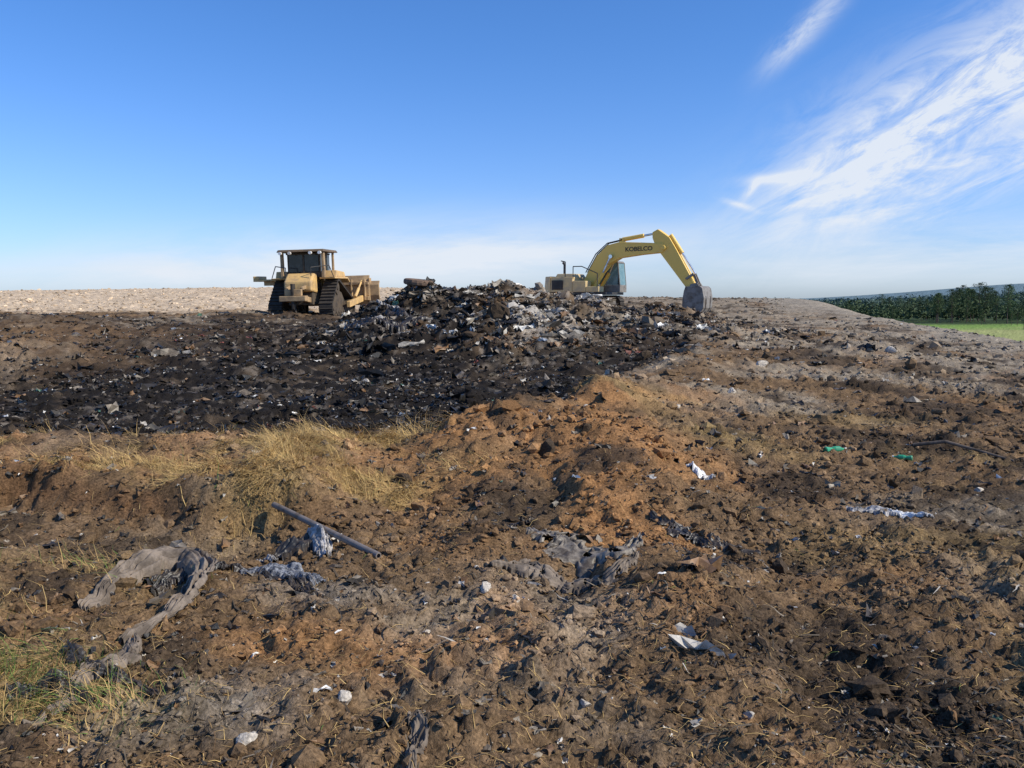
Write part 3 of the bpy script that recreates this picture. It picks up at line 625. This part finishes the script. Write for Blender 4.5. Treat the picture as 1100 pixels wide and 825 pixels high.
strip('black_rag',[(1.0,5.1),(1.2,4.95),(1.45,4.9)],[.02,.06,.02],M_c3,'strip of black plastic in a shallow hollow','plastic scrap',.02,(0,),21,torn=1.1,bury=.01)
strip('white_bag',[(1.5,7.2),(1.6,7.12),(1.7,7.05)],[.03,.06,.03],M_c6,'small white plastic bag on brown soil','plastic bag',.02,(.01,.03,.01),12,hl=.7)
strip('white_bag',[(2.75,6.1),(2.85,5.98),(2.95,5.85)],[.02,.04,.02],M_c6,'torn white plastic lying on dirt','plastic bag',.015,(.0,.01,.0),15,hl=.6)
strip('grey_bag',[(2.5,6.25),(2.65,6.15),(2.8,6.05)],[.03,.08,.05],M_c4,'grey plastic bag crumpled on dirt','plastic bag',.015,(.0,.01,.0),16,hl=.6)
strip('fabric_strip',[(-.35,2.62),(-.32,2.8),(-.36,3.0)],[.02,.03,.015],M_c1,'short strip of grey fabric standing in the soil','cloth',.012,(.0,.01,.0),13)
strip('black_rag',[(-4.4,22.5),(-3.6,21.7),(-2.8,21.9),(-2.2,22.6)],[.15,.35,.3,.15],M_c3,'large black plastic sheet draped on the rubble pile','plastic sheet',.12,(.05,.1,.05),17,torn=.8)
strip('black_rag',[(-3.6,24.5),(-3.0,23.5),(-2.3,23.4)],[.1,.25,.15],M_c3,'black plastic bundle on the rubble pile','plastic sheet',.10,(.05,.1,.05),18,torn=.8)
strip('grey_bag',[(-4.0,25.6),(-3.7,24.8),(-3.2,24.6)],[.1,.16,.1],M_c4,'pale grey plastic strip on the rubble pile','plastic sheet',.08,(.03,.08,.03),19,torn=.8)
strip('grey_bag',[(-4.6,23.6),(-4.0,23.0),(-3.4,23.1)],[.1,.2,.1],M_c4,'pale grey plastic strip on the rubble pile','plastic sheet',.08,(.03,.08,.03),22,torn=.9)
M_green=plain('green_plastic',(.04,.32,.15),.3,dirt=(.03,.16,.08))
def bottle(x,y,rz,s=1):
    z=float(H([x],[y])[0])+.03*s
    B=thing('plastic_bottle',(x,y,z),rz,'crushed green plastic bottle lying on brown soil','bottle')
    m=MB();pr=[(-.13,.038),(-.12,.044),(-.04,.03),(.0,.043),(.07,.04),(.11,.016),(.14,.014)]
    for (a,ra),(b,rb) in zip(pr,pr[1:]): m.cyl((a*s,0,0),(b*s,0,0),ra*s,12,rb*s)
    m.ob('bottle_body',M_green,B,0);MB().cyl((.14*s,0,0),(.165*s,0,0),.018*s,12).ob('bottle_cap',M_white,B,0)
bottle(3.2,8.35,.3,.85);bottle(3.75,8.05,2.6,.6)
p0=Vector((-.80,4.98,0));p1=Vector((-1.68,5.9,0))
p0.z=float(H([p0.x],[p0.y])[0])+.028;p1.z=max(float(H([p1.x],[p1.y])[0])+.03,.15)
pm=plain('weathered_pipe',(.21,.175,.15),.65,.1,dirt=(.10,.07,.045),dscale=9)
bm=bmesh.new();ax=(p1-p0);Lp=ax.length;ri,ro=.013,.021
prev=None
for zz,rr in [(0,ri),(0,ro),(Lp*.5,ro),(Lp,ro),(Lp,ri),(Lp-.12,ri)]:
    cur=[bm.verts.new((rr*math.cos(a*math.pi/10),rr*math.sin(a*math.pi/10),zz)) for a in range(20)]
    if prev:
        for q in range(20): bm.faces.new([prev[q],prev[(q+1)%20],cur[(q+1)%20],cur[q]])
    prev=cur
bm.faces.new(prev)
bmesh.ops.recalc_face_normals(bm,faces=bm.faces)
me=bpy.data.meshes.new('metal_pipe');bm.to_mesh(me);bm.free();me.materials.append(pm)
o=obj('metal_pipe',me,label='long weathered grey metal pipe sticking out of soil',cat='pipe',loc=p0);o.rotation_mode='QUATERNION';o.rotation_quaternion=ax.to_track_quat('Z','Y')
M_wood=plain('dead_wood',(.16,.12,.09),.9,dirt=(.07,.05,.035),dscale=12,bump=.01)
def branch(pts,r,lab='weathered wooden branch lying on loose dirt'):
    P=[Vector((a,b,float(H([a],[b])[0])+r*.6+c)) for a,b,c in pts]
    m=MB();o_=P[0].copy()
    for k_,(a,b) in enumerate(zip(P,P[1:])): m.cyl(a-o_,b-o_,r*(1-.15*k_),9,r*(1-.15*(k_+1)))
    o=m.ob('branch',M_wood,None,0,label=lab,cat='branch',group='branches on the dirt');o.location=o_
branch([(4.05,8.5,.0),(4.3,8.36,.03),(4.5,8.2,0.01),(4.75,7.95,0)],.02);branch([(5.1,7.3,.0),(5.3,7.15,.02),(5.6,6.95,0)],.018)
branch([(-.5,3.5,0),(-.38,3.62,.02),(-.3,3.8,0)],.005)
# tyre resting on the crest of the pile
gx_,gy_=np.meshgrid(np.linspace(-.128,-.105,8),np.linspace(25,31,40));xx_=(gx_*gy_).ravel();yy_=gy_.ravel();hh_=H(xx_,yy_)
kk=int(np.argmax((hh_-1.6)/yy_));tx_,ty_,tz=float(xx_[kk])-.1,float(yy_[kk]),float(hh_[kk])+.02
T=thing('tyre',(tx_,ty_,tz),0,'old brown worn tyre lying flat on top of the rubble pile','tyre')
T.rotation_euler=(.04,.10,0)
bm=bmesh.new();N1,N2=36,12;vs=[]
for a in range(N1):
    A=a*2*math.pi/N1;rg=[]
    for b in range(N2):
        Bq=b*2*math.pi/N2;rr=.33+.13*math.copysign(abs(math.cos(Bq))**.7,math.cos(Bq))+(.012 if a%2 and b in(0,1,11) else 0);zz=.10*math.copysign(abs(math.sin(Bq))**.6,math.sin(Bq))
        rg.append(bm.verts.new((rr*math.cos(A),rr*math.sin(A),zz)))
    vs.append(rg)
for a in range(N1):
    for b in range(N2): bm.faces.new([vs[a][b],vs[(a+1)%N1][b],vs[(a+1)%N1][(b+1)%N2],vs[a][(b+1)%N2]])
bmesh.ops.recalc_face_normals(bm,faces=bm.faces)
me=bpy.data.meshes.new('tyre_casing');bm.to_mesh(me);bm.free();me.materials.append(plain('muddy_rubber',(.20,.125,.08),.9,dirt=(.07,.05,.035),dscale=5))
obj('tyre_casing',me,T)
# ------------------------------------------------------------ trees
def leafcloud(n,cen,rad,size,r):
    cen=np.array(cen);rad=np.array(rad)
    k=r.integers(0,len(cen),n);d=r.normal(size=(n,3));d/=np.linalg.norm(d,axis=1)[:,None]
    p=cen[k]+d*rad[k]*r.uniform(.35,1.08,(n,1))*np.array([1,1,.7])
    a=r.normal(size=(n,3));b=r.normal(size=(n,3));a/=np.linalg.norm(a,axis=1)[:,None];b-=a*(a*b).sum(1)[:,None];b/=np.linalg.norm(b,axis=1)[:,None]
    s=size*r.uniform(.5,1.2,(n,1))
    V=np.stack([p-a*s-b*s*.5,p+a*s-b*s*.5,p+a*s*.6+b*s*.6,p-a*s*.6+b*s*.6],1)
    sh=r.uniform(.8,1.15,(len(cen),1))[k]
    return V,sh
M_bark=plain('pine_bark',(.12,.08,.06),.9,dirt=(.06,.045,.035))
def pine(seed):
    r=np.random.default_rng(seed);h=r.uniform(13,19);bm=MB();wd=r.uniform(2.4,4.0);pk=r.uniform(.5,.72)
    bm.cyl((0,0,-1),(.2,.1,h*.55),.2,8,.13);bm.cyl((.2,.1,h*.55),(.1,0,h*.97),.13,8,.03)
    cen=[];rad=[]
    for q in range(18):
        z=h*(.32+.62*q/17);w=max(.1,(1-abs((z/h)-pk)*2.0))*wd*r.uniform(.45,1.25);a=r.uniform(0,6.28)+q*2.4
        ex_=(math.cos(a)*w*.75,math.sin(a)*w*.75,z+.3)
        bm.cyl((.15,.05,z-.4),ex_,.05,5,.02)
        cen.append(ex_);rad.append([1.0+.6*r.uniform()+abs(w)*.2])
    cen.append((.1,0,h*.97));rad.append([.7])
    V,sh=leafcloud(1800,cen,rad,.17,r)
    col=np.array([[.075,.105,.050]])*sh*r.uniform(.75,1.3)
    tm=bpy.data.meshes.new('trunk');bmesh.ops.recalc_face_normals(bm.bm,faces=bm.bm.faces);bm.bm.to_mesh(tm);bm.bm.free();tm.materials.append(M_bark)
    n=len(V);cm=npmesh('crown',V.reshape(-1,3),np.arange(n*4).reshape(n,4),np.repeat(col,4,0),M_leaf)
    return tm,cm
pines=[pine(s) for s in range(9)]
rt=np.random.default_rng(3)
spots=[]
while len(spots)<120:
    u_=rt.uniform(.37,.76);yy=rt.uniform(405,600)
    if rt.uniform()<.12+.88*float(sm(-.3,.4,vn(np.array([u_*26]),np.array([3.]),7)[0])): spots.append((u_,yy))
spots+=[(.60,330),(.615,345),(.66,300),(.55,390),(.585,378),(.592,382)]
for u_,yy in spots:
    xx=u_*yy;z=float(base([xx],[yy])[0]);e=bpy.data.objects.new('pine_tree',None);link(e);e.location=(xx,yy,z);e.rotation_euler=(0,0,rt.uniform(0,6))
    s=rt.uniform(.7,1.25)*(.55+.50*float(sm(.38,.6,np.array(u_))))
    if yy<400: s*=.45
    e.scale=(s*1.15,s*1.15,s)
    e['label']='tall dark green pine tree at the edge of the field';e['category']='tree';e['group']='pine trees along the field edge'
    t_,c_=pines[rt.integers(0,9)];obj('trunk',t_,e);obj('crown',c_,e)
n=5200;yy=425+1900*rt.uniform(0,1,n)**1.2;uu=rt.uniform(.30,.80,n);xx=uu*yy
cl=fbm(xx*.02,yy*.012,3,401);zz=base(xx,yy)
hh=rt.uniform(5,12,n)*(.68+.32*sm(.38,.6,uu))*(1+1.1*cl)
q=30
d=rt.normal(size=(n,q,3));d/=np.linalg.norm(d,axis=2)[:,:,None]
big=np.clip(yy/700,1,2.2)
p=np.stack([xx,yy,zz+hh*.60],1)[:,None,:]+d*rt.uniform(.3,1.1,(n,q,1))*np.stack([hh*.34*big,hh*.34*big,hh*.40],1)[:,None,:]
p=p.reshape(-1,3);m_=len(p)
a=rt.normal(size=(m_,3));a/=np.linalg.norm(a,axis=1)[:,None];b=rt.normal(size=(m_,3));b-=a*(a*b).sum(1)[:,None];b/=np.linalg.norm(b,axis=1)[:,None]
s=rt.uniform(.3,.8,(m_,1))*np.repeat(big,q)[:,None]
V=np.stack([p-a*s-b*s*.6,p+a*s-b*s*.6,p+a*s+b*s*.6,p-a*s+b*s*.6],1)
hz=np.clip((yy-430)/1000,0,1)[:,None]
cc=(np.array([[.075,.103,.052]])*(1-hz)+np.array([[.12,.175,.175]])*hz)*rt.uniform(.8,1.2,(n,1))  # aerial haze painted into the crown colours, bluer with distance
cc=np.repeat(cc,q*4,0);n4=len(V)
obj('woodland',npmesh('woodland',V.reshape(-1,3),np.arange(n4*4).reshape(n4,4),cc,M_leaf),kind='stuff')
# ------------------------------------------------------------ light & world
EL=math.radians(39);AZ=math.radians(108)
sd=Vector((math.sin(AZ)*math.cos(EL),math.cos(AZ)*math.cos(EL),math.sin(EL)))
L=bpy.data.lights.new('sun','SUN');L.energy=5.0;L.angle=math.radians(.53);L.color=(1,.93,.79)
lo=bpy.data.objects.new('sun',L);link(lo);lo.rotation_euler=sd.to_track_quat('Z','Y').to_euler();lo.location=(30,-10,40)
w=bpy.data.worlds.new('World');scene.world=w;w.use_nodes=True;nt=w.node_tree
for n_ in list(nt.nodes): nt.nodes.remove(n_)
sky=nt.nodes.new('ShaderNodeTexSky');sky.sky_type='NISHITA';sky.sun_disc=False;sky.sun_elevation=EL;sky.sun_rotation=AZ
sky.air_density=1.0;sky.dust_density=.4;sky.ozone_density=2.5
def Mt(op,a,b=None,c=None):
    n=nt.nodes.new('ShaderNodeMath');n.operation=op
    for i_,v in enumerate((a,b,c)):
        if v is None: continue
        if isinstance(v,(int,float)): n.inputs[i_].default_value=v
        else: nt.links.new(v,n.inputs[i_])
    return n.outputs[0]
tc=nt.nodes.new('ShaderNodeTexCoord');sp=nt.nodes.new('ShaderNodeSeparateXYZ');nt.links.new(tc.outputs['Generated'],sp.inputs[0])
yc=Mt('MAXIMUM',sp.outputs[1],.08);px=Mt('DIVIDE',sp.outputs[0],yc);pz=Mt('DIVIDE',sp.outputs[2],yc)
def cloud(cx,cy,th,sa,sb,fa,fb,lo_,hi_,amt,seed,warp=.5):
    qx=Mt('SUBTRACT',px,cx);qy=Mt('SUBTRACT',pz,cy);c,s=math.cos(th),math.sin(th)
    a=Mt('ADD',Mt('MULTIPLY',qx,c),Mt('MULTIPLY',qy,s));b=Mt('ADD',Mt('MULTIPLY',qx,-s),Mt('MULTIPLY',qy,c))
    cb=nt.nodes.new('ShaderNodeCombineXYZ');nt.links.new(Mt('MULTIPLY',a,fa),cb.inputs[0]);nt.links.new(Mt('MULTIPLY',b,fb),cb.inputs[1]);cb.inputs[2].default_value=seed
    n=nt.nodes.new('ShaderNodeTexNoise');n.inputs['Scale'].default_value=1;n.inputs['Detail'].default_value=10;n.inputs['Roughness'].default_value=.66;n.inputs['Distortion'].default_value=warp
    nt.links.new(cb.outputs[0],n.inputs['Vector'])
    mr=nt.nodes.new('ShaderNodeMapRange');mr.interpolation_type='SMOOTHSTEP';mr.inputs[1].default_value=lo_;mr.inputs[2].default_value=hi_
    nt.links.new(n.outputs[0],mr.inputs[0])
    e=Mt('ADD',Mt('POWER',Mt('ABSOLUTE',Mt('DIVIDE',a,sa)),2.5),Mt('POWER',Mt('ABSOLUTE',Mt('DIVIDE',b,sb)),2))
    g_=Mt('EXPONENT',Mt('MULTIPLY',e,-1))
    return Mt('MULTIPLY',Mt('MULTIPLY',g_,mr.outputs[0]),amt)
ds=[cloud(.54,.238,math.radians(31),.25,.064,7,22,.34,.64,1.25,1.,.6),
 cloud(.43,.170,math.radians(25),.15,.032,9,30,.32,.66,1.05,7.,.7),
 cloud(.335,.305,math.radians(45),.06,.013,10,30,.3,.65,.75,2.,.8),
 cloud(.52,.138,math.radians(16),.19,.036,7,26,.36,.70,.95,3.,.7),
 cloud(.31,.138,math.radians(5),.040,.006,12,40,.2,.55,.75,11.,.5),
 cloud(.276,.126,math.radians(52),.014,.0045,14,50,.2,.5,.75,12.,.4),
 cloud(.262,.108,math.radians(-18),.02,.004,10,60,.3,.6,.6,4.),
 cloud(-.26,.045,math.radians(4),.34,.036,2.5,14,.22,.62,.80,5.,.3),
 cloud(.0,.055,math.radians(3),.25,.024,3,20,.28,.62,.65,9.,.3),
 cloud(.1,.03,math.radians(0),.7,.02,1.5,10,.2,.7,.5,8.,.3),
 cloud(.55,.06,math.radians(4),.25,.028,3,18,.3,.7,.7,6.,.3)]
tot=ds[0]
for d_ in ds[1:]: tot=Mt('ADD',tot,d_)
tot=Mt('MINIMUM',tot,.92);tot=Mt('MULTIPLY',tot,Mt('GREATER_THAN',sp.outputs[1],.1))
hz=nt.nodes.new('ShaderNodeMapRange');hz.interpolation_type='SMOOTHSTEP';hz.inputs[1].default_value=0.;hz.inputs[2].default_value=.33;nt.links.new(sp.outputs[2],hz.inputs[0])
tn=nt.nodes.new('ShaderNodeMix');tn.data_type='RGBA';nt.links.new(hz.outputs[0],tn.inputs['Factor']);tn.inputs['A'].default_value=(.66,.84,1.30,1);tn.inputs['B'].default_value=(.46,.80,1.27,1)
ml=nt.nodes.new('ShaderNodeMix');ml.data_type='RGBA';ml.blend_type='MULTIPLY';ml.inputs['Factor'].default_value=1
nt.links.new(sky.outputs[0],ml.inputs['A']);nt.links.new(tn.outputs['Result'],ml.inputs['B'])
mx=nt.nodes.new('ShaderNodeMix');mx.data_type='RGBA';nt.links.new(tot,mx.inputs['Factor']);nt.links.new(ml.outputs['Result'],mx.inputs['A']);mx.inputs['B'].default_value=(5.9,6.3,6.9,1)
bg=nt.nodes.new('ShaderNodeBackground');bg.inputs['Strength'].default_value=.135;nt.links.new(mx.outputs['Result'],bg.inputs[0])
ou=nt.nodes.new('ShaderNodeOutputWorld');nt.links.new(bg.outputs[0],ou.inputs[0])
# ------------------------------------------------------------ camera
cam=bpy.data.cameras.new('camera');cam.lens=29.95;cam.sensor_width=36;cam.clip_end=20000;cam.clip_start=.05
co=bpy.data.objects.new('camera',cam);link(co);co.location=(0,0,1.6);co.rotation_euler=(math.radians(90-5.74),0,0);scene.camera=co
scene.view_settings.view_transform='Standard';scene.view_settings.look='None';scene.view_settings.exposure=0
